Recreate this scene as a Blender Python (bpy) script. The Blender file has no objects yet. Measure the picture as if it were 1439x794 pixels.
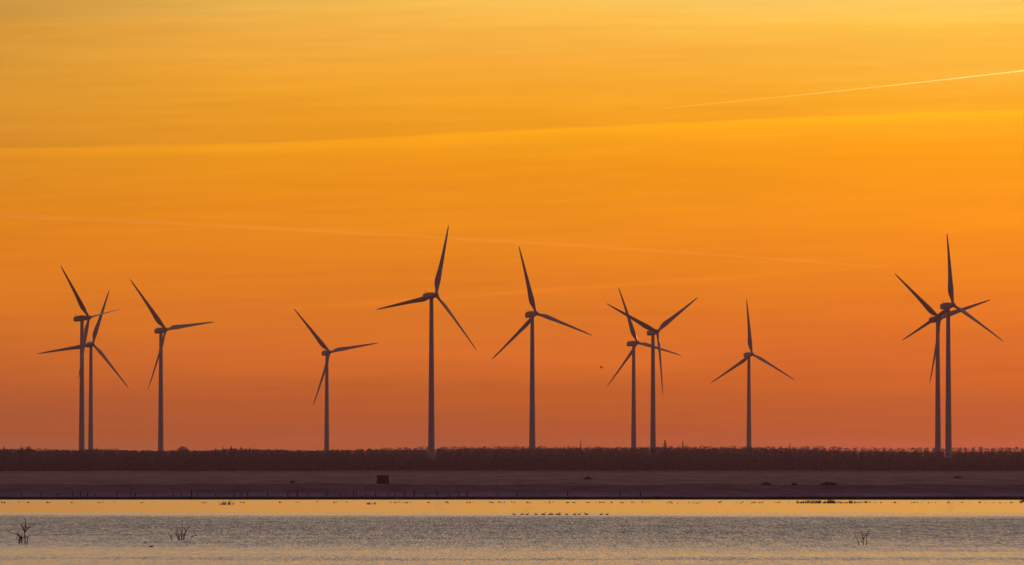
import bpy, bmesh, math, random
import numpy as np
from mathutils import Vector, Matrix, Quaternion

PI = math.pi
S = bpy.context.scene
COL = S.collection
rng = np.random.default_rng(11)
random.seed(5)

# ------------------------------------------------------------------ camera
CAM_H = 7.4
FPX = 200.0 / 36.0 * 1439.0            # focal length in photo pixels
HORIZ = 643.0                          # photo row of the true horizon
PITCH = math.atan((HORIZ - 397.0) / FPX)
cam = bpy.data.cameras.new('camera'); camo = bpy.data.objects.new('camera', cam); COL.objects.link(camo)
cam.lens = 200.0; cam.sensor_width = 36.0; cam.sensor_fit = 'HORIZONTAL'
cam.clip_start = 1.0; cam.clip_end = 400000.0
camo.location = (0, 0, CAM_H); camo.rotation_euler = (PI / 2 + PITCH, 0, 0)
S.camera = camo

# ------------------------------------------------------------------ sky
SUN_AZ = math.radians(11.5)            # to the right of the view, just outside the frame
SUN_EL = math.radians(4.5)
W = bpy.data.worlds.new('World'); S.world = W; W.use_nodes = True


class NT:
    """tiny helper to wire node trees"""
    def __init__(s, tree):
        s.t = tree; s.n = tree.nodes; s.l = tree.links

    def new(s, kind, **kw):
        n = s.n.new(kind)
        for k, v in kw.items():
            setattr(n, k, v)
        return n

    def put(s, sock, v):
        if v is None: return
        if isinstance(v, bpy.types.NodeSocket): s.l.new(v, sock)
        else: sock.default_value = v

    def math(s, op, a, b=None, c=None, clamp=False):
        n = s.new('ShaderNodeMath', operation=op); n.use_clamp = clamp
        s.put(n.inputs[0], a); s.put(n.inputs[1], b); s.put(n.inputs[2], c)
        return n.outputs[0]

    def mix(s, f, a, b, blend='MIX'):
        n = s.new('ShaderNodeMix', data_type='RGBA', blend_type=blend)
        s.put(n.inputs[0], f); s.put(n.inputs[6], a); s.put(n.inputs[7], b)
        return n.outputs[2]

    def ramp(s, f, stops, interp='LINEAR'):
        n = s.new('ShaderNodeValToRGB'); r = n.color_ramp; r.interpolation = interp
        while len(r.elements) < len(stops): r.elements.new(0.5)
        for e, (p, c) in zip(r.elements, stops):
            e.position = p; e.color = (c[0], c[1], c[2], 1)
        s.put(n.inputs[0], f)
        return n.outputs[0]

    def maprange(s, v, a, b, c=0.0, d=1.0, smooth=False):
        n = s.new('ShaderNodeMapRange'); n.clamp = True
        if smooth: n.interpolation_type = 'SMOOTHSTEP'
        for i, q in enumerate((v, a, b, c, d)): s.put(n.inputs[i], q)
        return n.outputs[0]

    def noise(s, vec, scale, detail=3.0, rough=0.5, out=0):
        n = s.new('ShaderNodeTexNoise'); s.put(n.inputs['Vector'], vec)
        n.inputs['Scale'].default_value = scale; n.inputs['Detail'].default_value = detail
        n.inputs['Roughness'].default_value = rough
        return n.outputs[out]

    def xyz(s, x, y, z):
        n = s.new('ShaderNodeCombineXYZ')
        s.put(n.inputs[0], x); s.put(n.inputs[1], y); s.put(n.inputs[2], z)
        return n.outputs[0]

    def sep(s, v):
        n = s.new('ShaderNodeSeparateXYZ'); s.put(n.inputs[0], v)
        return n.outputs


def lin(c):
    return tuple(((v / 255) / 12.92 if v / 255 <= 0.04045 else ((v / 255 + 0.055) / 1.055) ** 2.4) for v in c)


# colours of the evening glow by height above the horizon (degrees): left side / middle / right side
def deg(py): return math.degrees(math.atan((HORIZ - py) / FPX))


GLOW_L = [(640, (165, 89, 60)), (600, (170, 88, 54)), (550, (182, 93, 50)), (500, (200, 104, 44)), (440, (214, 116, 32)),
          (380, (221, 124, 28)), (300, (224, 134, 30)), (220, (226, 144, 36)), (140, (222, 150, 48)), (80, (218, 153, 56)), (30, (214, 151, 61)), (0, (210, 152, 66))]
GLOW_M = [(640, (174, 89, 58)), (600, (178, 89, 53)), (550, (192, 96, 44)), (500, (207, 106, 36)), (440, (220, 118, 28)),
          (380, (227, 127, 20)), (300, (236, 141, 14)), (220, (242, 152, 22)), (140, (246, 164, 42)), (80, (246, 171, 60)), (30, (250, 185, 75)), (0, (250, 192, 84))]
GLOW_R = [(640, (190, 94, 60)), (600, (192, 94, 54)), (550, (204, 100, 46)), (500, (218, 108, 34)), (440, (232, 120, 20)),
          (380, (242, 134, 12)), (300, (252, 149, 8)), (220, (254, 157, 12)), (140, (252, 171, 44)), (80, (254, 184, 64)), (30, (255, 198, 78)), (0, (254, 200, 92))]
CAL = {'L': None, 'M': None, 'R': None}
#CALIB#
CAL = {'L': [(0.376, 0.1088, 0.0615), (0.4371, 0.0851, 0.0174), (0.542, 0.1026, 0.011), (0.695, 0.1429, 0.001), (0.828, 0.2059, 0.001), (0.8519, 0.226, 0.001), (0.832, 0.2598, 0.001), (0.737, 0.2676, 0.0125), (0.7848, 0.3295, 0.0234), (0.7153, 0.3244, 0.033), (0.709, 0.325, 0.041), (0.649, 0.3253, 0.0538)], 'M': [(0.471, 0.0981, 0.0382), (0.5026, 0.0853, 0.0142), (0.6294, 0.1131, 0.001), (0.9028, 0.1795, 0.001), (0.8476, 0.202, 0.001), (0.9096, 0.2438, 0.001), (0.9553, 0.2975, 0.001), (0.9139, 0.3164, 0.001), (0.9828, 0.3946, 0.0132), (0.9949, 0.438, 0.0415), (1.003, 0.5018, 0.065), (0.9883, 0.5369, 0.0873)], 'R': [(0.6241, 0.1174, 0.0536), (0.609, 0.1013, 0.018), (0.7611, 0.1309, 0.001), (0.8757, 0.1551, 0.001), (0.9788, 0.2097, 0.001), (1.0284, 0.2628, 0.001), (1.1198, 0.3371, 0.001), (1.0948, 0.3662, 0.001), (1.0859, 0.4584, 0.0181), (1.0695, 0.5234, 0.0499), (1.0944, 0.5995, 0.0702), (1.0314, 0.6085, 0.1242)]}
EMAX = 6.0
k = NT(W.node_tree)
for n in list(k.n): k.n.remove(n)
geo = k.new('ShaderNodeTexCoord')
d = k.new('ShaderNodeVectorMath', operation='NORMALIZE'); k.put(d.inputs[0], geo.outputs['Generated'])
sx, sy, sz = k.sep(d.outputs[0])
elev = k.math('MULTIPLY', k.math('ARCSINE', sz), 180 / PI)
az = k.math('MULTIPLY', k.math('ARCTAN2', sx, sy), 180 / PI)        # degrees right of the view axis
# soft wisps: horizontal streaks that shift the height at which a colour is read
wv = k.xyz(k.math('MULTIPLY', az, 0.16), k.math('MULTIPLY', elev, 2.0), 0.0)
wisp = k.math('SUBTRACT', k.noise(wv, 1.5, 4, 0.55), 0.5)
wv2 = k.xyz(k.math('MULTIPLY', az, 0.5), k.math('MULTIPLY', k.math('SUBTRACT', elev, k.math('MULTIPLY', az, 0.03)), 9.0), 3.0)
wisp2 = k.math('SUBTRACT', k.noise(wv2, 1.3, 3, 0.5), 0.5)
efac = k.math('DIVIDE', k.math('ADD', elev, k.math('MULTIPLY', wisp, 0.55)), EMAX)


def stops(tab, key):
    out = []
    for i, (py, c) in enumerate(tab):
        l = CAL[key][i] if CAL[key] else lin(c)
        out.append((max(0.0, deg(py)) / EMAX, l))
    last = out[-1][1]
    out.append((0.95, tuple(v * m for v, m in zip(last, (0.97, 1.0, 1.25)))))
    return out


cL, cM, cR = (k.ramp(efac, stops(t, q)) for t, q in ((GLOW_L, 'L'), (GLOW_M, 'M'), (GLOW_R, 'R')))
glow = k.mix(k.ramp(k.maprange(az, -5.1, 0.0), [(0.0, (0, 0, 0)), (0.5, (0.72,) * 3), (1.0, (1, 1, 1))]), cL, cM)
glow = k.mix(k.maprange(az, 0.0, 4.6), glow, cR)


def pyel(py): return deg(py)


# long cloud edge climbing to the right: bright lower lip, duller veil above it
eedge = k.ramp(k.maprange(az, -5.3, 5.3), [(0.0, (pyel(210) / 5,) * 3), (0.25, (pyel(202) / 5,) * 3), (0.5, (pyel(183) / 5,) * 3),
                                           (0.75, (pyel(164) / 5,) * 3), (1.0, (pyel(152) / 5,) * 3)], 'B_SPLINE')
ed = k.math('SUBTRACT', k.math('MULTIPLY', eedge, 5.0), elev)       # >0 below the edge
ed = k.math('ADD', ed, k.math('MULTIPLY', wisp2, 0.03))
lip = k.math('MULTIPLY', k.maprange(ed, -0.010, 0.022, 0, 1, True), k.math('ADD', k.math('MULTIPLY', k.maprange(ed, 0.02, 0.16, 1, 0, True), 0.5), k.math('MULTIPLY', k.maprange(ed, 0.03, 0.65, 1, 0, True), 0.5)))
glow = k.mix(lip, glow, (1.17, 1.20, 0.45, 1), 'MULTIPLY')
# upper cloud edge near the top of the frame
e2 = k.math('SUBTRACT', elev, k.math('ADD', pyel(37), k.math('MULTIPLY', az, 0.004)))
top = k.math('MULTIPLY', k.maprange(e2, -0.02, 0.03, 0, 1, True), k.maprange(az, -3.5, 0.5, 0, 1, True))
glow = k.mix(k.math('MULTIPLY', top, 0.9), glow, (1.04, 1.07, 1.10, 1), 'MULTIPLY')
# faint wide old trails drifting right and down / right and up


def trail(glow, a0, e0, a1, e1, wid, amt, f0, f1):
    m = (e1 - e0) / (a1 - a0)
    dd = k.math('ABSOLUTE', k.math('SUBTRACT', elev, k.math('ADD', e0 - m * a0, k.math('MULTIPLY', az, m))))
    s_ = k.maprange(dd, 0.0, wid, 1, 0, True)
    s_ = k.math('MULTIPLY', s_, k.math('MULTIPLY', k.maprange(az, a0, a0 + f0, 0, 1, True), k.maprange(az, a1 - f1, a1, 1, 0, True)))
    return k.mix(k.math('MULTIPLY', s_, amt), glow, (1.18, 1.22, 1.15, 1), 'MULTIPLY')


def azd(px): return math.degrees(math.atan((px - 719.5) / FPX))


glow = trail(glow, azd(360), pyel(437), azd(1300), pyel(370), 0.04, 0.45, 1.5, 2.5)
glow = trail(glow, azd(-200), pyel(62), azd(900), pyel(120), 0.35, 0.22, 2.0, 3.0)
br = k.math('ADD', 1.0, k.math('MULTIPLY', wisp2, 0.20))
glow = k.mix(1.0, glow, k.xyz(br, br, br), 'MULTIPLY')
# the glow fades with the angle away from the sun
ca = k.math('COSINE', k.math('SUBTRACT', k.math('ARCTAN2', sx, sy), SUN_AZ))
side = k.maprange(ca, 0.93, -0.7, 1.0, 0.0, True)
glow = k.mix(k.math('SUBTRACT', 1.0, side), glow, (0.17, 0.060, 0.085, 1))
# above the glow: pale gold, then dull grey blue overhead; daylight model underneath
upf = k.math('DIVIDE', elev, 90.0)
upc = k.ramp(upf, [(0.055, (0.60, 0.32, 0.18)), (0.09, (0.60, 0.38, 0.22)), (0.17, (0.60, 0.46, 0.35)), (0.28, (0.48, 0.39, 0.36)),
                   (0.5, (0.18, 0.13, 0.19)), (1.0, (0.09, 0.06, 0.20))])
upd = k.ramp(upf, [(0.0, (0.10, 0.038, 0.10)), (0.15, (0.09, 0.042, 0.11)), (0.5, (0.085, 0.048, 0.16)), (1.0, (0.09, 0.06, 0.20))])
upper = k.mix(side, upd, upc)
sky = k.new('ShaderNodeTexSky', sky_type='NISHITA'); sky.sun_disc = False
sky.sun_elevation = SUN_EL; sky.sun_rotation = SUN_AZ
sky.air_density = 1.5; sky.dust_density = 3.0; sky.ozone_density = 2.0
nish = k.mix(1.0, sky.outputs[0], (0.012, 0.012, 0.012, 1), 'MULTIPLY')
upper = k.mix(1.0, upper, nish, 'ADD')
full = k.mix(k.maprange(elev, 4.65, 5.6, 0, 1, True), glow, upper)
bg = k.new('ShaderNodeBackground'); k.put(bg.inputs[0], full); bg.inputs[1].default_value = 1.0
wo = k.new('ShaderNodeOutputWorld'); k.l.new(bg.outputs[0], wo.inputs[0])
try:
    W.cycles.sampling_method = 'MANUAL'; W.cycles.sample_map_resolution = 2048
except Exception: pass

# ------------------------------------------------------------------ sun
sl = bpy.data.lights.new('sun', 'SUN'); so = bpy.data.objects.new('sun', sl); COL.objects.link(so)
sl.energy = 1.0; sl.angle = math.radians(1.0); sl.color = (1.0, 0.50, 0.18)
sd = Vector((math.sin(SUN_AZ) * math.cos(SUN_EL), math.cos(SUN_AZ) * math.cos(SUN_EL), math.sin(SUN_EL)))
so.rotation_euler = (-sd).to_track_quat('-Z', 'Y').to_euler()
so.location = (300, 500, 400)

vs = S.view_settings
vs.view_transform = 'Standard'; vs.look = 'None'; vs.gamma = 1.0; vs.exposure = 0.0
try: vs.use_curve_mapping = False
except Exception: pass
S.cycles.volume_bounces = 1
S.cycles.max_bounces = 6
S.cycles.transparent_max_bounces = 24
S.cycles.use_denoising = True

# ------------------------------------------------------------------ helpers


def at(px, py, Y):
    """world point at depth Y seen at photo pixel (px, py)"""
    u = (px - 719.5) / FPX; v = (397.0 - py) / FPX
    dy = math.cos(PITCH) - v * math.sin(PITCH); dz = math.sin(PITCH) + v * math.cos(PITCH)
    t = Y / dy
    return Vector((u * t, Y, CAM_H + dz * t))


def mpp(Y): return Y / FPX             # metres per photo pixel


def outward(me):
    b = bmesh.new(); b.from_mesh(me); bmesh.ops.recalc_face_normals(b, faces=b.faces); b.to_mesh(me); b.free(); me.update()


def mesh_obj(name, V, F, mat, parent=None, smooth=False, edges=()):
    me = bpy.data.meshes.new(name)
    V = np.asarray(V, dtype=np.float64)
    me.from_pydata(V.tolist(), list(edges), [tuple(f) for f in F])
    if mat: me.materials.append(mat)
    if smooth: me.polygons.foreach_set('use_smooth', [True] * len(me.polygons))
    outward(me)
    o = bpy.data.objects.new(name, me); COL.objects.link(o)
    if parent: o.parent = parent
    return o


def fast_mesh(name, V, F4, mat, parent=None):
    """V (n,3), F4 (m,k) arrays with constant k"""
    V = np.ascontiguousarray(V, dtype=np.float32); F4 = np.ascontiguousarray(F4, dtype=np.int32)
    me = bpy.data.meshes.new(name); m, kk = F4.shape
    me.vertices.add(len(V)); me.vertices.foreach_set('co', V.ravel())
    me.loops.add(m * kk); me.loops.foreach_set('vertex_index', F4.ravel())
    me.polygons.add(m); me.polygons.foreach_set('loop_start', np.arange(0, m * kk, kk, dtype=np.int32))
    me.update(calc_edges=True); me.validate()
    if mat: me.materials.append(mat)
    o = bpy.data.objects.new(name, me); COL.objects.link(o)
    if parent: o.parent = parent
    return o


def empty(name, loc, rz=0.0):
    o = bpy.data.objects.new(name, None); COL.objects.link(o)
    o.location = loc; o.rotation_euler = (0, 0, rz); o.empty_display_size = 1
    return o


def tag(o, label=None, cat=None, group=None, kind=None):
    if label: o['label'] = label
    if cat: o['category'] = cat
    if group: o['group'] = group
    if kind: o['kind'] = kind
    return o


def loft(rings):
    """rings: list of (n,3) arrays -> V, F with capped ends"""
    n = len(rings[0]); V = np.concatenate(rings); F = []
    for i in range(len(rings) - 1):
        for j in range(n):
            a = i * n + j; b = i * n + (j + 1) % n
            F.append((a, b, b + n, a + n))
    F.append(tuple(range(n - 1, -1, -1)))
    F.append(tuple((len(rings) - 1) * n + j for j in range(n)))
    return V, F


def tube(points, radii, n=8, flat=1.0):
    """tube through points; flat squashes vertically"""
    P = [Vector(p) for p in points]; rings = []
    for i, p in enumerate(P):
        t = (P[min(i + 1, len(P) - 1)] - P[max(i - 1, 0)]).normalized()
        up = Vector((0, 0, 1)) if abs(t.z) < 0.95 else Vector((1, 0, 0))
        a = t.cross(up).normalized(); b = a.cross(t).normalized()
        rings.append(np.array([list(p + a * math.cos(q) * radii[i] + b * math.sin(q) * radii[i] * flat)
                               for q in np.linspace(0, 2 * PI, n, endpoint=False)]))
    return loft(rings)


def join(parts):
    V = []; F = []; o = 0
    for v, f in parts:
        V.append(np.asarray(v, dtype=float)); F += [tuple(i + o for i in q) for q in f]; o += len(v)
    return np.concatenate(V), F


def box(x0, x1, y0, y1, z0, z1):
    V = [(x, y, z) for z in (z0, z1) for y in (y0, y1) for x in (x0, x1)]
    F = [(0, 2, 3, 1), (4, 5, 7, 6), (0, 1, 5, 4), (2, 6, 7, 3), (0, 4, 6, 2), (1, 3, 7, 5)]
    return V, F


# ------------------------------------------------------------------ materials
def new_mat(name):
    m = bpy.data.materials.new(name); m.use_nodes = True
    q = NT(m.node_tree)
    for n in list(q.n): q.n.remove(n)
    p = q.new('ShaderNodeBsdfPrincipled'); o = q.new('ShaderNodeOutputMaterial')
    q.l.new(p.outputs[0], o.inputs[0])
    return m, q, p, o


def simple_mat(name, c0, c1, scale=3.0, rough=0.8, coord='Object', spec=0.3, stretch=(1, 1, 1)):
    m, q, p, o = new_mat(name)
    tc = q.new('ShaderNodeTexCoord')
    mp = q.new('ShaderNodeMapping'); q.put(mp.inputs[0], tc.outputs[coord]); mp.inputs['Scale'].default_value = stretch
    f = q.noise(mp.outputs[0], scale, 4, 0.6)
    q.put(p.inputs['Base Color'], q.ramp(f, [(0.3, c0), (0.7, c1)]))
    p.inputs['Roughness'].default_value = rough
    p.inputs['Specular IOR Level'].default_value = spec
    return m


M = {}
M['paint'] = simple_mat('turbine_paint', (0.29, 0.265, 0.24), (0.35, 0.32, 0.285), 0.35, 0.45, stretch=(1, 1, 0.15))
M['blade'] = simple_mat('blade_gelcoat', (0.22, 0.20, 0.185), (0.28, 0.255, 0.23), 0.3, 0.4)
M['nacelle'] = simple_mat('nacelle_shell', (0.27, 0.25, 0.21), (0.34, 0.31, 0.26), 0.8, 0.5)
M['metal'] = simple_mat('mast_metal', (0.10, 0.10, 0.11), (0.16, 0.16, 0.17), 2, 0.5)
M['wood_dark'] = simple_mat('weathered_wood', (0.020, 0.014, 0.010), (0.06, 0.045, 0.032), 4, 0.9, stretch=(1, 1, 0.2))
M['bark'] = simple_mat('bark', (0.016, 0.012, 0.010), (0.045, 0.032, 0.024), 3, 0.95)
M['twig'] = simple_mat('wet_twig', (0.006, 0.004, 0.003), (0.016, 0.011, 0.008), 6, 0.7)
M['needles'] = simple_mat('pine_needles', (0.105, 0.086, 0.106), (0.125, 0.102, 0.128), 0.25, 0.95, spec=0.1)
M['leaves'] = simple_mat('bare_crown_twigs', (0.03, 0.03, 0.018), (0.07, 0.055, 0.03), 0.5, 0.95, spec=0.1)
M['heather'] = simple_mat('heath_scrub', (0.05, 0.038, 0.038), (0.10, 0.075, 0.07), 1.5, 0.95, spec=0.1)
M['reed'] = simple_mat('dead_reed', (0.02, 0.012, 0.006), (0.055, 0.034, 0.016), 5, 0.9)
M['feather'] = simple_mat('dark_feathers', (0.008, 0.007, 0.008), (0.03, 0.024, 0.02), 12, 0.8, spec=0.1)
M['boards'] = simple_mat('hut_boards', (0.085, 0.055, 0.055), (0.14, 0.09, 0.088), 5, 0.9, stretch=(6, 6, 0.5))
M['felt'] = simple_mat('roof_felt', (0.022, 0.018, 0.020), (0.04, 0.032, 0.034), 4, 0.9)


# ground: sheet with bands of vegetation by place
def ground_mat():
    m, q, p, o = new_mat('ground_cover')
    g = q.new('ShaderNodeNewGeometry'); x, y, z = q.sep(g.outputs['Position'])
    v1 = q.xyz(q.math('MULTIPLY', x, 0.012), q.math('MULTIPLY', y, 0.006), 0.0)
    n1 = q.noise(v1, 1.0, 5, 0.6)
    v2 = q.xyz(q.math('MULTIPLY', x, 0.10), q.math('MULTIPLY', y, 0.012), 5.0)
    n2 = q.noise(v2, 1.0, 6, 0.65)
    v3 = q.xyz(q.math('MULTIPLY', x, 0.9), q.math('MULTIPLY', y, 0.05), 2.0)
    n3 = q.noise(v3, 1.0, 4, 0.7)
    yy = q.math('ADD', y, q.math('MULTIPLY', q.math('SUBTRACT', n1, 0.5), 110))
    yy = q.math('ADD', yy, q.math('MULTIPLY', q.math('SUBTRACT', n2, 0.5), 50))
    yy = q.mix(q.maprange(y, 1015, 1060), q.xyz(y, y, y), q.xyz(yy, yy, yy)); yy = q.sep(yy)[0]
    t = q.maprange(yy, 990, 3000)
    def P(v): return (v - 990) / 2010.0
    base = q.ramp(t, [(0.0, (0.012, 0.010, 0.011)), (P(1011), (0.014, 0.011, 0.012)), (P(1017), (0.17, 0.135, 0.15)),
                      (P(1085), (0.16, 0.12, 0.13)), (P(1115), (0.135, 0.090, 0.086)), (P(1255), (0.130, 0.085, 0.080)),
                      (P(1290), (0.215, 0.150, 0.125)), (P(1900), (0.240, 0.168, 0.130)), (P(2250), (0.170, 0.118, 0.10)),
                      (P(2500), (0.035, 0.03, 0.02)), (1.0, (0.03, 0.028, 0.018))])
    a = q.maprange(n2, 0.3, 0.7, 0.62, 1.38)
    b = q.maprange(n3, 0.25, 0.75, 0.65, 1.35)
    ab = q.math('MULTIPLY', a, b)
    q.put(p.inputs['Base Color'], q.mix(1.0, base, q.xyz(ab, ab, ab), 'MULTIPLY'))
    p.inputs['Roughness'].default_value = 1.0; p.inputs['Specular IOR Level'].default_value = 0.0
    return m


M['ground'] = ground_mat()


# water: mirror-like lake; wavelets as world-space normals (facets tilt to all sides, the ones facing the shore in
# view are the ones one sees at a grazing angle)
def water_mat():
    m, q, p, o = new_mat('lake_water')
    g = q.new('ShaderNodeNewGeometry'); x, y, z = q.sep(g.outputs['Position'])
    # large patches of wind
    pw = q.noise(q.xyz(q.math('MULTIPLY', x, 0.010), q.math('MULTIPLY', y, 0.020), 1.0), 1.0, 4, 0.6)
    ps = q.noise(q.xyz(q.math('MULTIPLY', x, 0.020), q.math('MULTIPLY', y, 0.085), 7.0), 1.0, 4, 0.6)
    yb = q.math('ADD', y, q.math('MULTIPLY', q.math('SUBTRACT', pw, 0.5), 34))
    pe = q.noise(q.xyz(q.math('MULTIPLY', x, 0.12), q.math('MULTIPLY', y, 0.10), 4.0), 1.0, 4, 0.65)
    yb = q.math('ADD', yb, q.math('MULTIPLY', q.math('SUBTRACT', pe, 0.5), 22))
    yb = q.math('ADD', yb, q.math('MULTIPLY', x, 0.10))
    t = q.maprange(yb, 350, 1000)
    def P(v): return (v - 350) / 650.0
    def G(v): return (v, v, v)
    wind = q.ramp(t, [(0.0, G(0.36)), (P(400), G(0.33)), (P(410), G(0.38)), (P(415), G(0.66)), (P(419), G(0.60)), (P(425), G(0.37)), (P(445), G(0.33)), (P(460), G(0.48)),
                      (P(500), G(0.70)), (P(560), G(0.84)), (P(620), G(0.92)), (P(695), G(0.84)), (P(722), G(0.50)), (P(732), G(0.26)), (P(756), G(0.21)), (P(762), G(0.32)),
                      (P(768), G(0.19)), (P(785), G(0.155)), (P(880), G(0.15)), (P(925), G(0.18)), (1.0, G(0.20))])
    wind = q.math('MULTIPLY', wind, q.maprange(ps, 0.3, 0.7, 0.82, 1.14))
    # wavelets
    w1 = q.noise(q.xyz(q.math('MULTIPLY', x, 8.5), q.math('MULTIPLY', y, 0.26), 0.0), 1.0, 3, 0.65, out=1)
    w2 = q.noise(q.xyz(q.math('MULTIPLY', x, 0.9), q.math('MULTIPLY', y, 0.10), 9.0), 1.0, 3, 0.6, out=1)
    a0, a1, a2 = q.sep(w1); b0, b1, b2 = q.sep(w2)
    fx = q.math('SUBTRACT', a0, 0.5)
    fy = q.math('MAXIMUM', q.math('SUBTRACT', q.math('ADD', q.math('MULTIPLY', a1, 1.0), q.math('MULTIPLY', b1, 0.25)), 0.51), 0.0)
    sxn = q.math('MULTIPLY', q.math('MULTIPLY', fx, wind), 0.35)
    syn = q.math('MULTIPLY', q.math('ADD', q.math('MULTIPLY', fy, wind), q.math('MULTIPLY', wind, 0.10)), -1.05)
    nv = q.new('ShaderNodeVectorMath', operation='NORMALIZE'); q.put(nv.inputs[0], q.xyz(sxn, syn, 1.0))
    q.put(p.inputs['Normal'], nv.outputs[0])
    q.put(p.inputs['Base Color'], (0.012, 0.016, 0.016, 1))
    q.put(p.inputs['Roughness'], q.math('ADD', 0.03, q.math('MULTIPLY', wind, 0.10)))
    p.inputs['IOR'].default_value = 1.333
    p.inputs['Specular IOR Level'].default_value = 0.5
    return m


M['water'] = water_mat()

# ------------------------------------------------------------------ terrain
def vnoise(x, y, seed, s):
    """cheap smooth value noise, arrays"""
    x = np.asarray(x, float) / s + seed * 17.3; y = np.asarray(y, float) / s + seed * 5.1
    xi = np.floor(x); yi = np.floor(y); fx = x - xi; fy = y - yi
    fx = fx * fx * (3 - 2 * fx); fy = fy * fy * (3 - 2 * fy)
    def h(a, b):
        v = np.sin(a * 127.1 + b * 311.7 + seed * 74.7) * 43758.5453
        return v - np.floor(v)
    return (h(xi, yi) * (1 - fx) * (1 - fy) + h(xi + 1, yi) * fx * (1 - fy) + h(xi, yi + 1) * (1 - fx) * fy + h(xi + 1, yi + 1) * fx * fy) - 0.5


PY = [-400, 300, 900, 990, 998, 1003, 1010, 1016, 1100, 1180, 1250, 1300, 1800, 2500, 3500, 4500, 6000, 6600, 9000, 11500]
PZ = [-3.0, -2.5, -1.2, -0.35, -0.10, 0.16, 0.40, 0.45, 0.66, 0.95, 1.35, 1.45, 1.80, 1.90, 2.0, 2.5, 5.0, 6.0, 4.0, 3.0]


def ground_z(x, y):
    x = np.asarray(x, float); y = np.asarray(y, float)
    sh = vnoise(x, 0 * x, 3, 45) * 5.0 + vnoise(x, 0 * x, 4, 9) * 1.6 + np.where(x > 35, 4, 0) * np.clip((x - 35) / 12, 0, 1)
    ys = y + sh * np.clip((1250 - y) / 200, 0, 1) * np.clip((y - 800) / 100, 0, 1)
    z = np.interp(ys, PY, PZ)
    am = np.clip((y - 1012) / 150, 0, 1)
    z = z + am * (vnoise(x, y, 1, 130) * 0.35 + vnoise(x, y, 2, 28) * 0.16)
    return z


ys = np.concatenate([np.linspace(-400, 900, 14), np.linspace(930, 988, 8), np.arange(990, 1030, 1.2), np.linspace(1031, 1320, 90),
                     np.linspace(1330, 2600, 110), np.linspace(2640, 6600, 60), np.linspace(6800, 11500, 20)])
us = np.concatenate([np.linspace(-1.0, -0.13, 10), np.linspace(-0.125, 0.125, 260), np.linspace(0.13, 1.0, 10)])
wid = np.maximum(ys, 900.0) * 1.0
X = wid[:, None] * us[None, :]
X = np.clip(X, -4500, 4500) + us[None, :] * 50
Yg = np.repeat(ys[:, None], len(us), 1)
Z = ground_z(X, Yg)
nV = np.stack([X, Yg, Z], -1).reshape(-1, 3)
ny_, nx_ = X.shape
idx = np.arange(ny_ * nx_).reshape(ny_, nx_)
F4 = np.stack([idx[:-1, :-1], idx[:-1, 1:], idx[1:, 1:], idx[1:, :-1]], -1).reshape(-1, 4)
ground = fast_mesh('ground', nV, F4, M['ground']); tag(ground, kind='structure')
ground.data.polygons.foreach_set('use_smooth', [True] * len(ground.data.polygons))

water = mesh_obj('water', [(-4500, -380, 0), (4500, -380, 0), (4500, 1150, 0), (-4500, 1150, 0)], [(0, 1, 2, 3)], M['water'])
tag(water, kind='structure')
# wider ground has nothing below zero behind the shoreline except the lake bed, so the sheet can run under the bank

# ------------------------------------------------------------------ haze
hm = bpy.data.materials.new('evening_haze'); hm.use_nodes = True
q = NT(hm.node_tree)
for n in list(q.n): q.n.remove(n)
pv = q.new('ShaderNodeVolumePrincipled'); oo = q.new('ShaderNodeOutputMaterial')
pv.inputs['Color'].default_value = (0.92, 0.58, 0.48, 1)
HAZE_D = 3.7e-5
pv.inputs['Density'].default_value = HAZE_D
pv.inputs['Anisotropy'].default_value = 0.3
q.l.new(pv.outputs[0], oo.inputs['Volume'])
hb = mesh_obj('haze', *box(-5200, 5200, -900, 12000, -8, 235), hm)
tag(hb, kind='stuff')

# ------------------------------------------------------------------ wind turbines
R_BL = 45.0
CONE = -0.04


def blade_mesh(pitch):
    prof = [  # r, chord, thickness ratio, twist deg
        (0.9, 1.9, 1.0, 16), (2.0, 1.9, 1.0, 16), (3.2, 2.05, 0.85, 16), (5.0, 2.8, 0.55, 15), (7.0, 3.55, 0.38, 13), (9.0, 3.85, 0.30, 11),
        (12.0, 3.6, 0.25, 9), (16.0, 3.1, 0.22, 7), (21.0, 2.6, 0.20, 5), (27.0, 2.1, 0.18, 3), (33.0, 1.65, 0.17, 2),
        (38.0, 1.3, 0.16, 1), (42.0, 0.95, 0.15, 0), (44.3, 0.55, 0.15, 0), (45.0, 0.18, 0.15, 0)]
    rings = []; n = 16
    for r, c, th, tw in prof:
        c = c * (0.95 if r < 14 else 0.90)
        piv = 0.5 if th > 0.95 else (0.5 - 0.2 * min(1, (1 - th) / 0.6))
        ring = []
        tw = math.radians(tw + pitch)
        for a in np.linspace(0, 2 * PI, n, endpoint=False):
            u = math.cos(a) * 0.5 * c                           # + leading edge
            taper = 1.0 if th > 0.8 else (0.55 + 0.45 * math.cos(a)) ** 0.6 if math.cos(a) > -0.999 else 0.05
            v = math.sin(a) * 0.5 * c * th * (taper if th < 0.8 else 1)
            u += (piv - 0.5) * 0.0 - (0.5 - piv) * c            # pivot towards leading edge
            xx = u * math.cos(tw) + v * math.sin(tw)
            yy = -u * math.sin(tw) + v * math.cos(tw)
            yy -= CONE * r * r / R_BL
            ring.append((xx, yy, r))
        rings.append(np.array(ring))
    return loft(rings)


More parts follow.
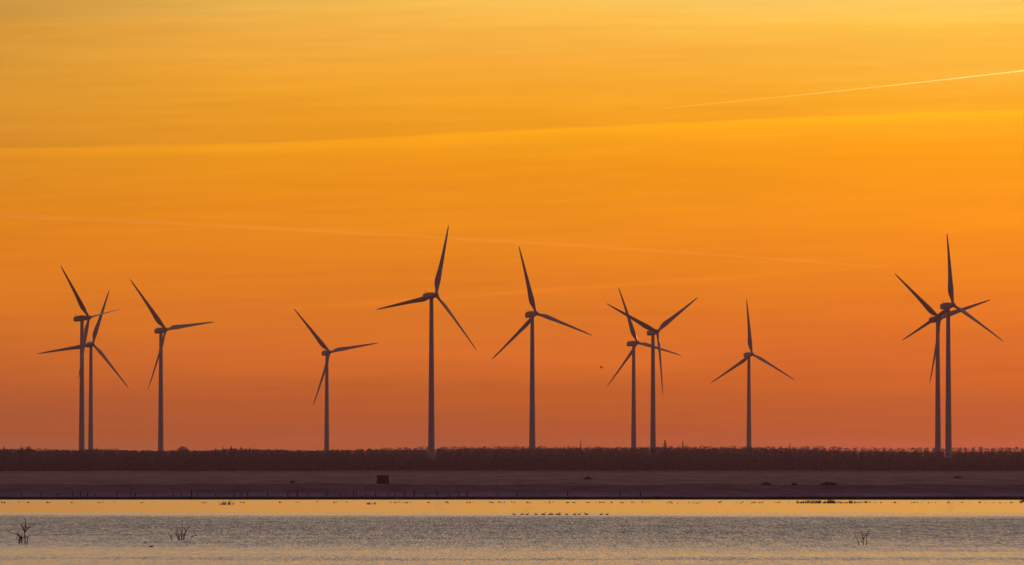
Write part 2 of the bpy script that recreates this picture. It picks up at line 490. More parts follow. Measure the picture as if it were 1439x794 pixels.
def rbox_rings(sections, n=28, pw=7.0):
    """superellipse sections along y: (y, half width, half height, zc)"""
    rings = []
    for y, hw, hh, zc in sections:
        ring = []
        for a in np.linspace(0, 2 * PI, n, endpoint=False):
            c, s_ = math.cos(a), math.sin(a)
            ring.append((hw * math.copysign(abs(c) ** (2 / pw), c), y, zc + hh * math.copysign(abs(s_) ** (2 / pw), s_)))
        rings.append(np.array(ring))
    return loft(rings)


bl_mes = []
for pitch in (16, 72):                                             # running, and feathered
    BLV, BLF = blade_mesh(pitch)
    bl_me = bpy.data.meshes.new('blade'); bl_me.from_pydata(BLV.tolist(), [], BLF); bl_me.materials.append(M['blade'])
    bl_me.polygons.foreach_set('use_smooth', [True] * len(bl_me.polygons)); outward(bl_me); bl_mes.append(bl_me)
NV, NF = rbox_rings([(-2.7, 1.35, 1.35, 0.0), (-2.2, 1.6, 1.55, 0.02), (-0.5, 1.85, 1.85, 0.12), (1.5, 1.9, 1.95, 0.15), (4.5, 1.88, 1.85, 0.05),
                     (6.3, 1.8, 1.65, -0.1), (6.8, 1.55, 1.35, -0.15)])
na_me = bpy.data.meshes.new('nacelle'); na_me.from_pydata(NV.tolist(), [], NF); na_me.materials.append(M['nacelle'])
outward(na_me)
HV, HF = rbox_rings([(1.9, 1.15, 1.15, 0), (1.6, 1.45, 1.45, 0), (0.3, 1.6, 1.6, 0), (-0.9, 1.45, 1.45, 0), (-1.7, 1.0, 1.0, 0), (-2.15, 0.35, 0.35, 0)], 20, 2.0)
hu_me = bpy.data.meshes.new('hub'); hu_me.from_pydata(HV.tolist(), [], HF); hu_me.materials.append(M['nacelle'])
hu_me.polygons.foreach_set('use_smooth', [True] * len(hu_me.polygons)); outward(hu_me)
parts_ = [tube([(-0.7, 5.6, 1.6), (-0.7, 5.6, 3.4)], [0.07, 0.05], 6), tube([(0.7, 5.6, 1.6), (0.7, 5.6, 3.1)], [0.07, 0.05], 6),
          tube([(-0.9, 5.6, 2.9), (0.9, 5.6, 2.9)], [0.05, 0.05], 6), tube([(-0.7, 5.6, 3.4), (-0.7, 5.6, 3.65)], [0.16, 0.16], 6),
          tube([(0.7, 5.35, 3.1), (0.7, 5.95, 3.2)], [0.10, 0.05], 6)]
MV, MF = join(parts_)
ma_me = bpy.data.meshes.new('weather_mast'); ma_me.from_pydata(MV.tolist(), [], MF); ma_me.materials.append(M['metal']); outward(ma_me)
TILT = math.radians(5)
OVER = 4.6

TURB = [  # hub px, hub py, dist, psi, phi, tower px, visible tower?, label
    (124.8, 446.2, 3874, 58, -39, 114.5, 'far left wind turbine whose rotor is turned side-on, tower just left of a lower turbine'),
    (130.2, 483.0, 4405, 18, 20, 128.0, 'lower turbine right behind the far left one, one blade pointing level to the left'),
    (233.0, 463.2, 4003, 37, -38, 225.6, 'third wind turbine from the left, standing alone, one blade passing down across its tower'),
    (463.2, 494.8, 4500, 26, -40, 459.2, 'smaller lone wind turbine left of the tallest one, one blade level to the right'),
    (612.6, 414.2, 3441, 37, 18, 606.5, 'tallest wind turbine near the middle with one blade almost straight up'),
    (753.0, 440.3, 3688, 30, -12, 748.0, 'lone wind turbine just right of the tallest one, upper blade leaning left'),
    (895.6, 481.6, 4366, 38, -18, 890.5, 'lower turbine of the crossed pair right of centre, left tower of the two'),
    (923.6, 465.9, 4046, 33, -64, 917.0, 'turbine of the crossed pair right of centre with two blades raised in a wide V'),
    (1056.4, 497.4, 4630, 28, -2, 1052.2, 'smallest lone wind turbine at right with one blade straight up like a peace sign'),
    (1320.8, 447.7, 3830, 33, -47.5, 1318.8, 'rear turbine of the far right pair, lower nacelle half hidden by its neighbour'),
    (1338.9, 428.3, 3542, 36, 0, 1332.2, 'front turbine of the far right pair with one blade straight up'),
]


def link(name, me, parent, loc=(0, 0, 0), rot=None):
    o = bpy.data.objects.new(name, me); COL.objects.link(o); o.parent = parent
    o.location = loc
    if rot is not None:
        o.rotation_mode = 'QUATERNION'; o.rotation_quaternion = rot
    return o


for (hx, hy, D, psi, phi, tx, lab) in TURB:
    hub = at(hx, hy, D)
    azr = math.atan2(hub.x, hub.y)
    yaw = math.radians(psi) - azr
    tw = at(tx, hy, D); tw.z = 0
    off = Vector((math.sin(yaw), -math.cos(yaw), 0)) * (OVER * math.cos(TILT))
    base = Vector((hub.x - off.x, hub.y - off.y, 0))
    # tower stands where the photograph shows it; overhang decided by the yaw
    base.x = 0.35 * base.x + 0.65 * (tw.x * base.y / D)
    gz = float(ground_z(base.x, base.y)); base.z = gz
    t = empty('wind_turbine', base, yaw)
    tag(t, lab, 'wind turbine', 'wind turbines beyond the wood')
    # local hub position
    lp = Matrix.Rotation(-yaw, 4, 'Z') @ (hub - base)
    H = lp.z
    Ht = H - OVER * math.sin(TILT) - 1.75                        # tower top under the nacelle
    rings = []
    for zz in np.linspace(-1.0, Ht, 12):
        f = max(0.0, zz / Ht); r = 2.2 + (1.2 - 2.2) * f ** 0.9
        rings.append(np.array([(r * math.cos(a), r * math.sin(a), zz) for a in np.linspace(0, 2 * PI, 28, endpoint=False)]))
    tv, tf = loft(rings)
    # flanges between the tower sections
    fl = [(tv, tf)]
    for fz in (0.30, 0.62):
        zz = Ht * fz; r = 2.2 + (1.2 - 2.2) * fz ** 0.9 + 0.05
        fl.append(loft([np.array([(r * math.cos(a), r * math.sin(a), z2) for a in np.linspace(0, 2 * PI, 28, endpoint=False)]) for z2 in (zz - 0.12, zz + 0.12)]))
    mesh_obj('tower', *join(fl), M['paint'], t, smooth=False)
    rt = Quaternion((1, 0, 0), -TILT)
    axis_off = rt @ Vector((0, OVER, 0))
    nc = lp + axis_off                                            # nacelle centre, on the tower axis
    nac = link('nacelle', na_me, t, nc, rt)
    link('weather_mast', ma_me, nac)
    link('hub', hu_me, t, lp, rt)
    for i in range(3):
        th = math.radians(phi + 120 * i)
        link('blade', bl_mes[1 if psi > 50 else 0], t, lp, rt @ Quaternion((0, 1, 0), th))

# ------------------------------------------------------------------ woods
def conifer_arrays(xs, ys_, zs, hs, ws, nl, leaf, g, pointed=False):
    """many conifers: triangles spread over a conical crown plus a dark stem"""
    n = len(xs)
    t = g.random((n, nl)) ** 1.25                                 # 0 top .. 1 bottom
    ang = g.random((n, nl)) * 2 * PI
    ex = 0.22 + 0.30 * g.random((n, 1))                           # some crowns domed, some pointed
    low = 0.30
    if pointed: ex = 0.9; low = 0.04
    shape = (low + (1.05 - low) * t ** ex) * (0.40 + 0.65 * g.random((n, nl)))
    rad = ws[:, None] * 0.5 * shape
    cx = xs[:, None] + rad * np.cos(ang); cy = ys_[:, None] + rad * np.sin(ang)
    cz = zs[:, None] + hs[:, None] * (1 - t * 0.97)
    c = np.stack([cx, cy, cz], -1)[:, :, None, :]
    s_ = (leaf * (0.6 + 0.6 * t) * (0.6 + 0.8 * g.random((n, nl))))[:, :, None, None]
    dirs = g.normal(size=(n, nl, 3, 3)); dirs /= np.linalg.norm(dirs, axis=-1, keepdims=True)
    dirs[..., 2] *= 0.8
    return (c + dirs * s_).reshape(-1, 3)


def top_line(px):
    return np.interp(px, [-400, 0, 20, 50, 110, 140, 200, 290, 320, 360, 420, 500, 560, 640, 720, 900, 1100, 1140, 1200, 1300, 1439, 1900],
                     [631, 630.5, 631.5, 632, 633, 631.5, 633.5, 634, 631, 631.5, 634, 633.5, 632.5, 631.5, 630.8, 630.3, 630.3, 632, 634.5, 635.5, 635, 634])


def front_line(px):
    return np.interp(px, [-400, 0, 500, 900, 1439, 1900], [2350, 2350, 2480, 2650, 2850, 2900])


def wood(name, rows, mat, jitter, label):
    P = []
    for (dd, sp, kf) in rows:
        px = np.arange(-420, 1860, sp / (2900 / FPX))
        px = px + rng.normal(size=len(px)) * 3
        Y = front_line(px) + dd + rng.normal(size=len(px)) * 9
        Xx = (px - 719.5) / FPX * Y
        gz = ground_z(Xx, Y)
        tp = top_line(px) + vnoise(px, 0 * px + dd, 6, 26) * 2.6 - 0.7
        tp = tp + vnoise(px, 0 * px + dd, 9, 90) * 1.6
        # lower growth in front of the two nearest towers
        for tx in (606.5, 1332.2):
            tp = np.where((np.abs(px - tx) < 7.5) & (Y < 3450), 643.0 + rng.random(len(px)) * 1.5, tp)
        zt = CAM_H + (HORIZ - tp) / FPX * Y
        h = (zt - gz) * (kf + jitter * (rng.random(len(px)) - 0.75))
        h = np.maximum(h, 2.0)
        P.append(np.stack([Xx, Y, gz - 0.1, h, np.clip(h * 0.55, 2.4, 6.5) * (0.75 + 0.6 * rng.random(len(px)))], -1))
    P = np.concatenate(P)
    V = conifer_arrays(P[:, 0], P[:, 1], P[:, 2], P[:, 3], P[:, 4], 230, 0.46, rng)
    F = np.arange(len(V)).reshape(-1, 3)
    o = fast_mesh(name, V, F, mat)
    tag(o, label, 'wood', kind='stuff')
    return o


wood('pine_wood', [(-70, 3.6, 0.22), (-40, 3.2, 0.36), (-15, 2.8, 0.52), (0, 2.6, 0.62), (22, 2.6, 0.74), (50, 2.8, 0.84), (90, 2.8, 0.92), (140, 2.8, 0.96), (200, 2.8, 0.98), (270, 2.8, 1.0),
                   (350, 2.8, 1.0), (450, 2.8, 1.0), (560, 2.8, 1.0), (690, 2.8, 1.0), (850, 2.8, 1.0), (1150, 2.8, 1.0)], M['needles'], 0.06,
     'dark pine wood stretching the whole width between the pale field and the turbines')


def ridge():
    P = []
    for dd, sp in ((6050, 7.0), (6120, 7.0), (6210, 7.5), (6320, 8), (6450, 8)):
        px = np.arange(-420, 1860, sp / (6200 / FPX)); px = px + rng.normal(size=len(px)) * 2
        Y = dd + rng.normal(size=len(px)) * 15
        Xx = (px - 719.5) / FPX * Y; gz = ground_z(Xx, Y)
        tp = np.interp(px, [-400, 0, 400, 480, 560, 640, 760, 900, 1060, 1130, 1250, 1300, 1360, 1439, 1900],
                       [634, 634, 634, 633, 629.5, 628, 628, 628.5, 628, 629, 630, 631, 629.5, 630, 631]) + vnoise(px, 0 * px, 8, 16) * 1.6 - 0.8
        h = CAM_H + (HORIZ - tp) / FPX * Y - gz
        h = np.maximum(h * (0.97 + 0.16 * (rng.random(len(px)) - 0.6)), 4)
        P.append(np.stack([Xx, Y, gz, h, np.clip(h * 0.5, 4, 9) * (0.8 + 0.5 * rng.random(len(px)))], -1))
    P = np.concatenate(P)
    V = conifer_arrays(P[:, 0], P[:, 1], P[:, 2], P[:, 3], P[:, 4], 60, 1.5, rng)
    o = fast_mesh('distant_wood', V, np.arange(len(V)).reshape(-1, 3), M['needles'])
    tag(o, 'pale hazy wooded ridge showing just above the nearer dark wood', 'wood', kind='stuff')


ridge()


def crown_round(w, h, z0, n, leaf, g):
    """broad crown of leaf clumps with gaps"""
    cl = g.normal(size=(26, 3)); cl /= np.linalg.norm(cl, axis=1)[:, None]
    cl *= (0.55 + 0.35 * g.random(26))[:, None]
    pick = g.integers(0, 26, n)
    p = cl[pick] + g.normal(size=(n, 3)) * 0.20
    p = p * np.array([w / 2, w / 2, h / 2]) + np.array([0, 0, z0 + h / 2])
    dirs = g.normal(size=(n, 3, 3)); dirs /= np.linalg.norm(dirs, axis=-1, keepdims=True)
    V = (p[:, None, :] + dirs * (leaf * (0.6 + 0.8 * g.random((n, 1, 1))))).reshape(-1, 3)
    return V


def lone_tree(name, px, ptop, Y, wpx, kind, label, group=None):
    p = at(px, ptop, Y); gz = float(ground_z(p.x, Y)); H = p.z - gz
    t = empty(name, (p.x, Y, gz)); tag(t, label, 'tree', group)
    w = wpx * mpp(Y)
    rr = max(0.14, H * 0.016)
    lim = [tube([(0, 0, -0.3), (0.05, 0, H * 0.4), (0, 0.05, H * 0.92)], [rr * 1.3, rr * 0.9, rr * 0.2], 8)]
    for i in range(7):
        a = i * 2.4; z0 = H * (0.40 + 0.07 * i); rl = w * 0.38 * (1 - 0.08 * i)
        lim.append(tube([(0, 0, z0), (rl * 0.5 * math.cos(a), rl * 0.5 * math.sin(a), z0 + H * 0.06), (rl * math.cos(a), rl * math.sin(a), z0 + H * (0.15 if kind == 'round' else 0.0))],
                        [rr * 0.5, rr * 0.3, rr * 0.08], 6))
    mesh_obj('trunk', *join(lim), M['bark'], t)
    if kind == 'round':
        V = crown_round(w * 1.15, H * 0.80, H * 0.22, 1500, w * 0.075, rng)
        mt = M['leaves']
    else:
        one = np.zeros(1)
        V = conifer_arrays(one, one, one + H * 0.12, one + H * 0.88, one + w * 1.15, 700, w * 0.11, rng, True)
        mt = M['needles']
    fast_mesh('crown', V, np.arange(len(V)).reshape(-1, 3), mt, t)
    return t


lone_tree('broadleaf_tree', 36.5, 626.6, 2900, 15, 'round', 'round-crowned tree standing above the wood at far left', 'trees standing above the wood')
lone_tree('pine_tree', 5.5, 627.6, 2880, 8, 'cone', 'bushy pine above the wood at the very left edge', 'trees standing above the wood')
lone_tree('pine_tree', 136, 629.5, 2960, 9, 'cone', 'low pine topping the wood just right of the far left turbine pair', 'trees standing above the wood')
lone_tree('broadleaf_tree', 255.5, 628.3, 6030, 15, 'round', 'pale hazy broad tree just right of the third turbine from left', 'trees standing above the wood')
for px, py_, w_, lb in ((303, 629.5, 8, 'leftmost pine of the raised clump left of the smaller lone turbine'), (313, 628.6, 9, 'second pine of the raised clump left of the smaller lone turbine'),
                        (325, 627.0, 9, 'tallest pine of the raised clump left of the smaller lone turbine'), (339, 628.2, 9, 'fourth pine of the raised clump left of the smaller lone turbine'),
                        (351, 628.8, 8, 'rightmost pine of the raised clump left of the smaller lone turbine')):
    lone_tree('pine_tree', px, py_, 2950, w_, 'cone', lb, 'pines of the raised clump')
lone_tree('spruce_tree', 816, 617.5, 6020, 5, 'cone', 'slim pale hazy spruce halfway between the lone turbine and the crossed pair', 'hazy spruces above the far ridge')
lone_tree('spruce_tree', 934.5, 618.5, 6040, 11, 'cone', 'widest hazy spruce just right of the crossed turbine pair', 'hazy spruces above the far ridge')
lone_tree('spruce_tree', 959.5, 619.5, 6030, 6, 'cone', 'thin hazy spruce second right of the crossed turbine pair', 'hazy spruces above the far ridge')
lone_tree('spruce_tree', 1110, 623.5, 6035, 6, 'cone', 'thin hazy spruce between the small lone turbine and the right pair', 'hazy spruces above the far ridge')

# ------------------------------------------------------------------ scrub on the field
def shrub(px, py_base, wpx, hpx, Y, label):
    p = at(px, py_base, Y); gz = float(ground_z(p.x, Y))
    t = empty('shrub', (p.x, Y, gz)); tag(t, label, 'shrub', 'low shrubs on the field')
    w = wpx * mpp(Y); h = hpx * mpp(Y)
    n = int(260 + 40 * wpx)
    th = rng.random(n) * 2 * PI; r = np.sqrt(rng.random(n)) * w / 2
    z = h * (1 - (r / (w / 2)) ** 1.6) * (0.25 + 0.75 * rng.random(n))
    c = np.stack([r * np.cos(th), r * np.sin(th) * 0.6, z], -1)[:, None, :]
    V = (c + rng.normal(size=(n, 3, 3)) * 0.09).reshape(-1, 3)
    fast_mesh('foliage', V, np.arange(len(V)).reshape(-1, 3), M['heather'], t)
    st = [tube([(0, 0, -0.1), (w * 0.25 * math.cos(a), w * 0.15 * math.sin(a), h * 0.7)], [0.05, 0.015], 6) for a in (0.3, 1.9, 3.3, 4.9)]
    mesh_obj('stem', *join(st), M['bark'], t)


def fieldY(py):
    """depth at which the ground is seen at row py"""
    yy = np.linspace(1012, 2400, 2000); r = HORIZ + (CAM_H - np.interp(yy, PY, PZ)) / yy * FPX
    return float(yy[np.argmin(np.abs(r - py))])


shrub(826, 675.5, 14, 4.0, 1500, 'small dark shrub alone in the pale field below the lone turbine right of the tallest')
shrub(1077, 682, 16, 4.0, 1275, 'left shrub of three along the field edge at right')
shrub(1116, 682, 9, 3.5, 1272, 'smallest middle shrub of three along the field edge at right')
shrub(1165, 682, 27, 4.8, 1268, 'widest right shrub of three along the field edge at right')
shrub(1346, 673.5, 14, 2.8, 1560, 'faint low shrub in the field under the far right turbines')
shrub(411, 679.5, 8, 3.0, 1330, 'small shrub in the field left of the little hut')

# ------------------------------------------------------------------ hut
def hut():
    Y = 1285.0
    p = at(537.8, 681.0, Y); gz = float(ground_z(p.x, Y)); m_ = mpp(Y)
    t = empty('hut', (p.x, Y, gz)); t.rotation_euler = (0, 0, math.radians(6))
    tag(t, 'small dark wooden hut with flat roof and flared walls alone in the pale field', 'hut')
    h = p.z + 12.3 * m_ - gz
    b, tp, dpt = 9.0 * m_, 7.6 * m_, 6.5 * m_
    V = []
    for z, hw, hd in ((-0.2, b, dpt), (h, tp, dpt * 0.85)):
        V += [(-hw, -hd, z), (hw, -hd, z), (hw, hd, z), (-hw, hd, z)]
    # front wall with an opening: build as boards
    wl = [(V, [(0, 3, 2, 1), (4, 5, 6, 7), (0, 1, 5, 4), (1, 2, 6, 5), (2, 3, 7, 6), (3, 0, 4, 7)])]
    for i in range(12):                                            # upright battens
        u = -1 + 2 * (i + 0.5) / 12
        wl.append(tube([(u * b * 0.97, -dpt - 0.02, -0.1), (u * tp * 0.97, -dpt * 0.85 - 0.02, h - 0.02)], [0.025, 0.025], 4))
    mesh_obj('wall', *join(wl), M['boards'], t)
    mesh_obj('door', *box(-0.38, 0.38, -dpt - 0.06, -dpt + 0.12, 0.0, h * 0.78), M['wood_dark'], t)
    e = 0.9 * m_
    mesh_obj('roof', *box(-tp - e - 0.12, tp + e, -dpt - 0.1, dpt, h + 0.003, h + 0.9 * m_), M['felt'], t)


hut()

# ------------------------------------------------------------------ shoreline posts
POSTS = [(30, 5), (58, 6), (81, 4), (102, 7), (113, 6.5), (123, 4), (134, 3.5), (165, 8), (183, 6.5), (190, 5), (216, 3.5), (244, 4.5), (255, 4), (269, 9), (277, 4.5), (303, 4), (329, 6.5), (339, 4.5),
         (348, 6.5), (376, 5), (404.5, 6.5), (417.5, 8), (432, 4), (457, 4), (460.5, 6.5), (478, 4), (497, 8), (501, 5), (514, 4), (527, 5.5), (546, 4.5), (555, 4.5), (569, 4), (582, 8), (598, 3.5), (614, 8),
         (632, 3.5), (644.5, 7), (656.5, 8), (700, 4), (727, 6), (797.5, 6), (871, 8), (900, 7.5)]
pv_, pf_ = tube([(0, 0, -0.3), (0.01, 0, 0.35), (0.0, 0.01, 0.78), (0.02, 0.0, 0.94), (0.02, 0, 1.0)], [0.085, 0.08, 0.075, 0.06, 0.02], 8)
post_me = bpy.data.meshes.new('wooden_post'); post_me.from_pydata(np.asarray(pv_).tolist(), [], pf_); post_me.materials.append(M['twig']); outward(post_me)
for i, (px, hp) in enumerate(POSTS):
    Y = 1018.0 + rng.random() * 3
    p = at(px, 697, Y); gz = float(ground_z(p.x, Y))
    o = bpy.data.objects.new('wooden_post', post_me); COL.objects.link(o)
    o.location = (p.x, Y, gz); s_ = hp * mpp(Y)
    o.scale = (1.0 + 0.4 * (hp > 7), 1.0, s_ + 0.1)
    o.rotation_euler = (rng.normal() * 0.04, rng.normal() * 0.05, rng.random() * 3)
    if hp >= 6: tag(o, 'taller dark wooden post standing on the far bank above the waterline', 'post', 'tall posts along the far bank')
    else: tag(o, 'short dark stump of a post on the far bank above the waterline', 'post', 'short post stumps along the far bank')

# ------------------------------------------------------------------ water plants
def branchy(base_px, base_py, branches, name, label, rad, twigs=3, seed=1, cat='dead shrub'):
    """branches: list of polylines in photo pixels (x, y) starting near the base"""
    g = random.Random(seed)
    Y = CAM_H / ((base_py - HORIZ) / FPX)
    p0 = at(base_px, base_py, Y); m_ = mpp(Y)
    t = empty(name, (p0.x, Y, 0.0)); tag(t, label, cat, 'dead shrubs standing in the lake')
    for pl in branches:
        dep = 0.0; pts = []; rr = []
        dd = g.uniform(-1, 1) * 0.35
        for i, (x, y) in enumerate(pl):
            f = i / max(1, len(pl) - 1)
            pts.append(((x - base_px) * m_, dd * f * 0.8, (base_py - y) * m_ - (0.25 if i == 0 and abs(y - base_py) < 2 else 0)))
            rr.append(rad * (1 - 0.75 * f))
        parts = [tube(pts, rr, 6)]
        for j in range(twigs):
            i = g.randrange(max(1, len(pts) - 1)); f = g.random()
            a = Vector(pts[i]).lerp(Vector(pts[min(i + 1, len(pts) - 1)]), f)
            if a.z < 0.1: continue
            b = a + Vector((g.uniform(-1, 1), g.uniform(-1, 1), g.uniform(0.2, 1.1))) * 0.28
            c = b + Vector((g.uniform(-1, 1), g.uniform(-1, 1), g.uniform(0.0, 1.0))) * 0.14
            parts.append(tube([a, b, c], [rad * 0.35, rad * 0.25, rad * 0.1], 5))
        mesh_obj('branch', *join(parts), M['twig'], t)
    return t


branchy(34.5, 763, [
    [(36.5, 763), (35, 757), (34.5, 752), (34.5, 746), (35, 741)], [(34.6, 746), (32, 742), (29, 737.5)], [(34.6, 748), (37.5, 744), (40, 740)],
    [(35, 741), (36.5, 737), (36.8, 731)], [(27, 762), (28.5, 757), (26, 752), (21, 749.5), (10.5, 747)], [(28, 757), (31, 755), (33, 757)],
    [(37.5, 763), (38.5, 758), (38.8, 755)], [(31, 762), (30, 757), (28, 754.5)], [(25.5, 762), (27, 758), (30, 756)]],
    'dead_shrub', 'dead shrub with an upright forked trunk in the water at far left', 0.066, 5, 3)
branchy(255, 758.5, [
    [(255, 758.5), (258, 752), (262, 745), (269, 737.5)], [(254, 758.5), (255.5, 751), (256, 744), (256, 738)], [(252, 758), (249, 752), (242, 745)],
    [(251, 757.5), (253, 752), (256, 748)], [(256.5, 758), (260.5, 750.5), (262, 746)], [(242.5, 757.5), (240.5, 754.5), (237, 751)], [(268, 755), (272, 753), (277, 752.5)],
    [(253, 758), (250, 749), (248, 743)]],
    'dead_shrub', 'low dead shrub with fanned branches in the lake at left, by the lone duck', 0.052, 5, 4)
branchy(1213.3, 765.5, [
    [(1213.5, 765.5), (1213, 761), (1213.5, 757), (1216, 753), (1219.5, 748), (1222.5, 743.5)], [(1213, 758), (1211.5, 750), (1209, 745)],
    [(1208, 764.5), (1206, 760), (1203, 755), (1200.8, 750)], [(1217.5, 765), (1218, 759), (1217.5, 753)], [(1216, 753), (1220, 751.5), (1223, 751)]],
    'dead_shrub', 'thin dead sapling with a V of twigs in the water at right', 0.042, 3, 5)


def reeds(px0, px1, py, hpx, n, label, name='reed_clump', cat='reeds', kind=None):
    Y = CAM_H / ((py - HORIZ) / FPX); m_ = mpp(Y)
    c = at((px0 + px1) / 2, py, Y); parts = []
    w = (px1 - px0) * m_
    for i in range(n):
        x = (rng.random() - 0.5) * w; y = rng.normal() * 2.0
        h = hpx * m_ * (0.35 + 0.75 * rng.random()) * (0.6 + 0.8 * abs(math.sin(x * 1.3 + 1)))
        lx = rng.normal() * 0.30 * h
        parts.append(tube([(x, y, -0.15), (x + lx * 0.3, y, h * 0.6), (x + lx, y + 0.03, h)], [0.035, 0.028, 0.01], 4))
    o = mesh_obj(name, *join(parts), M['reed']); o.location = (c.x, Y, 0)
    tag(o, label, cat, 'reed clumps in the shallow water', 'stuff')
    return o


reeds(308, 328, 709, 5.5, 34, 'small spiky reed clump in the bright water below the raised clump of pines')
reeds(515, 528, 708.5, 3.0, 20, 'tiny reed clump in the bright water just below the hut')
reeds(1119, 1147, 707, 3.6, 90, 'left tussock of the long reed strip at right in the bright water')
reeds(1146, 1181, 707, 4.2, 130, 'middle and darkest tussock of the long reed strip at right')
reeds(1180, 1207, 707, 3.2, 60, 'right tussock of the long reed strip at right')
reeds(1206, 1222, 706.6, 2.6, 26, 'sparse last tussock ending the reed strip at its right')
reeds(1434, 1448, 705.5, 6, 60, 'dark reed tuft at the right edge of the picture by the bank')

# ------------------------------------------------------------------ birds
def swimmer_mesh():
    pts = [(-0.26, 0, 0.10), (-0.21, 0, 0.09), (-0.12, 0, 0.07), (0.0, 0, 0.055), (0.10, 0, 0.065), (0.155, 0, 0.11), (0.165, 0, 0.17), (0.175, 0, 0.225),
           (0.20, 0, 0.245), (0.225, 0, 0.24), (0.25, 0, 0.232), (0.285, 0, 0.226)]
    rad = [0.012, 0.035, 0.075, 0.095, 0.085, 0.050, 0.032, 0.034, 0.040, 0.034, 0.014, 0.006]
    return tube(pts, rad, 10)


sv, sf = swimmer_mesh()
duck_me = bpy.data.meshes.new('duck'); duck_me.from_pydata(np.asarray(sv).tolist(), [], sf); duck_me.materials.append(M['feather'])
duck_me.polygons.foreach_set('use_smooth', [True] * len(duck_me.polygons)); outward(duck_me)


def duck(name, px, py, scale, rz, label, cat, group):
    Y = CAM_H / ((py - HORIZ) / FPX); p = at(px, py, Y)
    o = bpy.data.objects.new(name, duck_me); COL.objects.link(o)
    o.location = (p.x, Y, -0.01); o.scale = (scale,) * 3; o.rotation_euler = (0, 0, rz)
    tag(o, label, cat, group)
    return o


DUCKS = [722.5, 733.8, 741, 753.4, 763.8, 772.5, 775.9, 783.8, 786.3, 796.3, 807.5, 813.8, 824, 845, 853]
for i, px in enumerate(DUCKS):
    duck('duck', px, 723.3, 1.0 if i not in (4, 7, 12) else 1.25, (0.2 if i % 3 else PI - 0.3) + rng.normal() * 0.2,
         'dark duck swimming in the line of ducks near the middle, between calm and rippled water', 'duck', 'line of ducks near the middle')
duck('duck', 212.7, 768.6, 0.75, 0.4, 'single small dark duck on the rippled water close to the fanned dead shrub', 'duck', None)
# far waterfowl, loosely strung out along the far shallows
cl = [(5, 3, 8), (26, 1.5, 3), (40, 4, 5), (68, 5, 7), (104, 6, 4), (140, 7, 4), (161, 1, 1), (200, 5, 5), (217, 1, 1), (290, 8, 4), (342, 6, 5), (392, 9, 5), (418, 3, 3), (445, 2, 1),
      (470, 8, 6), (488, 3, 3), (556, 8, 9), (573, 6, 5), (602, 4, 6), (627, 5, 7), (660, 8, 8), (690, 5, 6), (705, 6, 6), (722, 4, 4), (742, 6, 4), (769, 9, 6), (797, 4, 8), (806, 3, 4),
      (828, 9, 6), (846, 6, 5), (860, 3, 4), (874, 2, 4), (889, 3, 4), (905, 9, 6), (942, 10, 8), (975, 10, 7), (1012, 9, 7), (1040, 6, 6), (1058, 3, 8), (1071, 6, 6), (1092, 7, 5), (1108, 5, 4),
      (1235, 6, 5), (1255, 8, 7), (1285, 10, 7), (1310, 6, 4), (1334, 5, 5), (1352, 4, 4), (1380, 8, 4), (1402, 9, 3), (1423, 4, 5), (1434, 4, 4)]
nb = 0
for c_, sp_, n_ in cl:
    for i in range(n_):
        px = c_ + rng.normal() * sp_ * 0.5; py = 706.4 + rng.normal() * 0.55
        if 1110 < px < 1225 or nb >= 280: continue
        nb += 1
        duck('waterfowl', px, py, 0.42 + rng.random() * 0.38, rng.random() * 2 * PI,
             'tiny dark waterfowl resting in the scattered row along the far shallows', 'waterfowl', 'waterfowl scattered along the far shallows')


def flyer_mesh(flap):
    parts = [tube([(-0.30, 0, 0.0), (-0.2, 0, 0), (0, 0, 0.0), (0.14, 0, 0.01), (0.2, 0, 0.03), (0.25, 0, 0.03), (0.30, 0, 0.02)], [0.02, 0.035, 0.07, 0.055, 0.045, 0.035, 0.006], 8)]
    V = [tuple(v) for v in parts[0][0]]; F = list(parts[0][1])
    for s_ in (-1, 1):
        secs = [(0.03, 0.10, -0.10, 0.02), (0.25, 0.12, -0.10, 0.02 + 0.22 * flap), (0.50, 0.06, -0.09, 0.02 + 0.26 * flap), (0.66, -0.08, -0.10, 0.02 + 0.20 * flap)]
        rings = [np.array([(xa, s_ * y, z - 0.012), (xa, s_ * y, z + 0.012), (xb, s_ * y, z + 0.006), (xb, s_ * y, z - 0.006)]) for (y, xa, xb, z) in secs]
        v, f = loft(rings); o = len(V)
        V += [tuple(a) for a in v]; F += [tuple(i + o for i in q_) for q_ in f]
    return V, F


fl_mes = []
for fp in (0.9, 0.2, -0.5):
    v, f = flyer_mesh(fp); me = bpy.data.meshes.new('flying_bird'); me.from_pydata(v, [], f); me.materials.append(M['feather']); outward(me); fl_mes.append(me)


def flyer(px, py, Y, sc, rz, me, label, group):
    o = bpy.data.objects.new('flying_bird', me); COL.objects.link(o)
    o.location = at(px, py, Y); o.scale = (sc,) * 3; o.rotation_euler = (0.35, -0.1, rz); tag(o, label, 'bird', group)


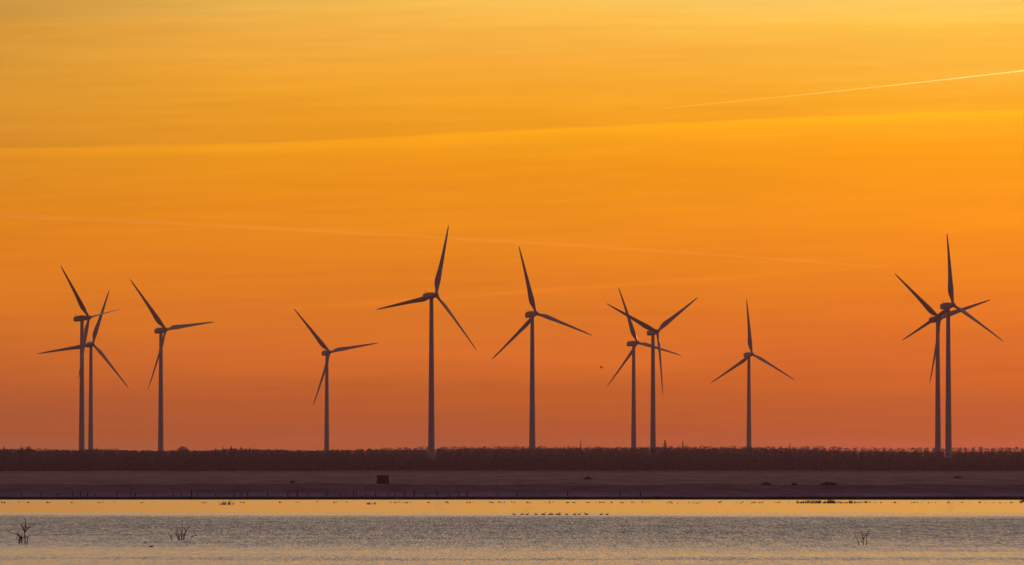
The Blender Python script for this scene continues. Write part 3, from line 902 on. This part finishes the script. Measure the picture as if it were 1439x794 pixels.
flyer(845, 517, 700, 0.62, 0.5, fl_mes[0], 'small dark bird flying alone in the orange sky left of the crossed turbine pair', None)
flyer(695.2, 498.3, 900, 0.50, 1.8, fl_mes[0], 'small dark bird at the lower left blade tip of the turbine right of the tallest', None)
FLK = [(113, 406.5), (116, 406), (120, 406.3), (122, 405.8), (125, 405.6), (128, 405.3), (131, 406), (134, 407), (136.5, 408.5), (139, 409), (141, 410), (143.5, 411.5),
       (146, 413), (148.5, 415), (156, 418), (160, 418.5), (167, 418.5), (171, 419), (174, 418.5), (179, 420.5), (184, 421), (189, 421), (193, 421.5), (208, 423), (213, 423)]
for i, (px, py) in enumerate(FLK):
    flyer(px, py, 4300 + rng.normal() * 30, 1.0, 0.3 + rng.normal() * 0.15, fl_mes[i % 3],
          'faint tiny bird in the straggling flock high above the two far left turbines', 'flock above the far left turbines')

# ------------------------------------------------------------------ contrails
def trail_mat(name, dens):
    """ice crystals: a thin volume that throws the low sun forward"""
    m = bpy.data.materials.new(name); m.use_nodes = True; q = NT(m.node_tree)
    for n in list(q.n): q.n.remove(n)
    v = q.new('ShaderNodeVolumeScatter'); o = q.new('ShaderNodeOutputMaterial')
    v.inputs['Color'].default_value = (1, 1, 1, 1); v.inputs['Density'].default_value = dens; v.inputs['Anisotropy'].default_value = 0.85
    q.l.new(v.outputs[0], o.inputs['Volume'])
    return m


def contrail(pts, Y, w0, w1, mat, label):
    P = []
    # resample smoothly
    xs_ = np.array([a for a, b in pts]); ys2 = np.array([b for a, b in pts])
    co = np.polyfit(xs_, ys2, 2); xx = np.linspace(xs_[0], xs_[-1], 40)
    for i, x in enumerate(xx): P.append(at(x, float(np.polyval(co, x)), Y))
    c = P[len(P) // 2].copy()
    f = np.linspace(0, 1, len(P)); rad = [(w0 + (w1 - w0) * t) * mpp(Y) * 0.5 * (1 + 0.12 * math.sin(37 * t) * math.sin(91 * t)) for t in f]
    V, F = tube([p - c for p in P], rad, 10)
    o = mesh_obj('contrail', V, F, mat, smooth=True); o.location = c
    tag(o, label, 'contrail', 'contrails across the sky')


contrail([(860, 158.5), (915, 154), (1000, 147), (1154, 129.5), (1300, 115), (1439, 99), (1560, 85)], 60000, 0.6, 2.5,
         trail_mat('contrail_ice_fresh', 0.020), 'thin bright yellow contrail rising to the top right')
contrail([(-120, 298), (0, 303), (360, 319), (719, 341), (1079, 361), (1240, 376)], 60000, 9.0, 3.0,
         trail_mat('contrail_ice_old', 0.0007), 'faint orange contrail slanting down to the right above the turbines')
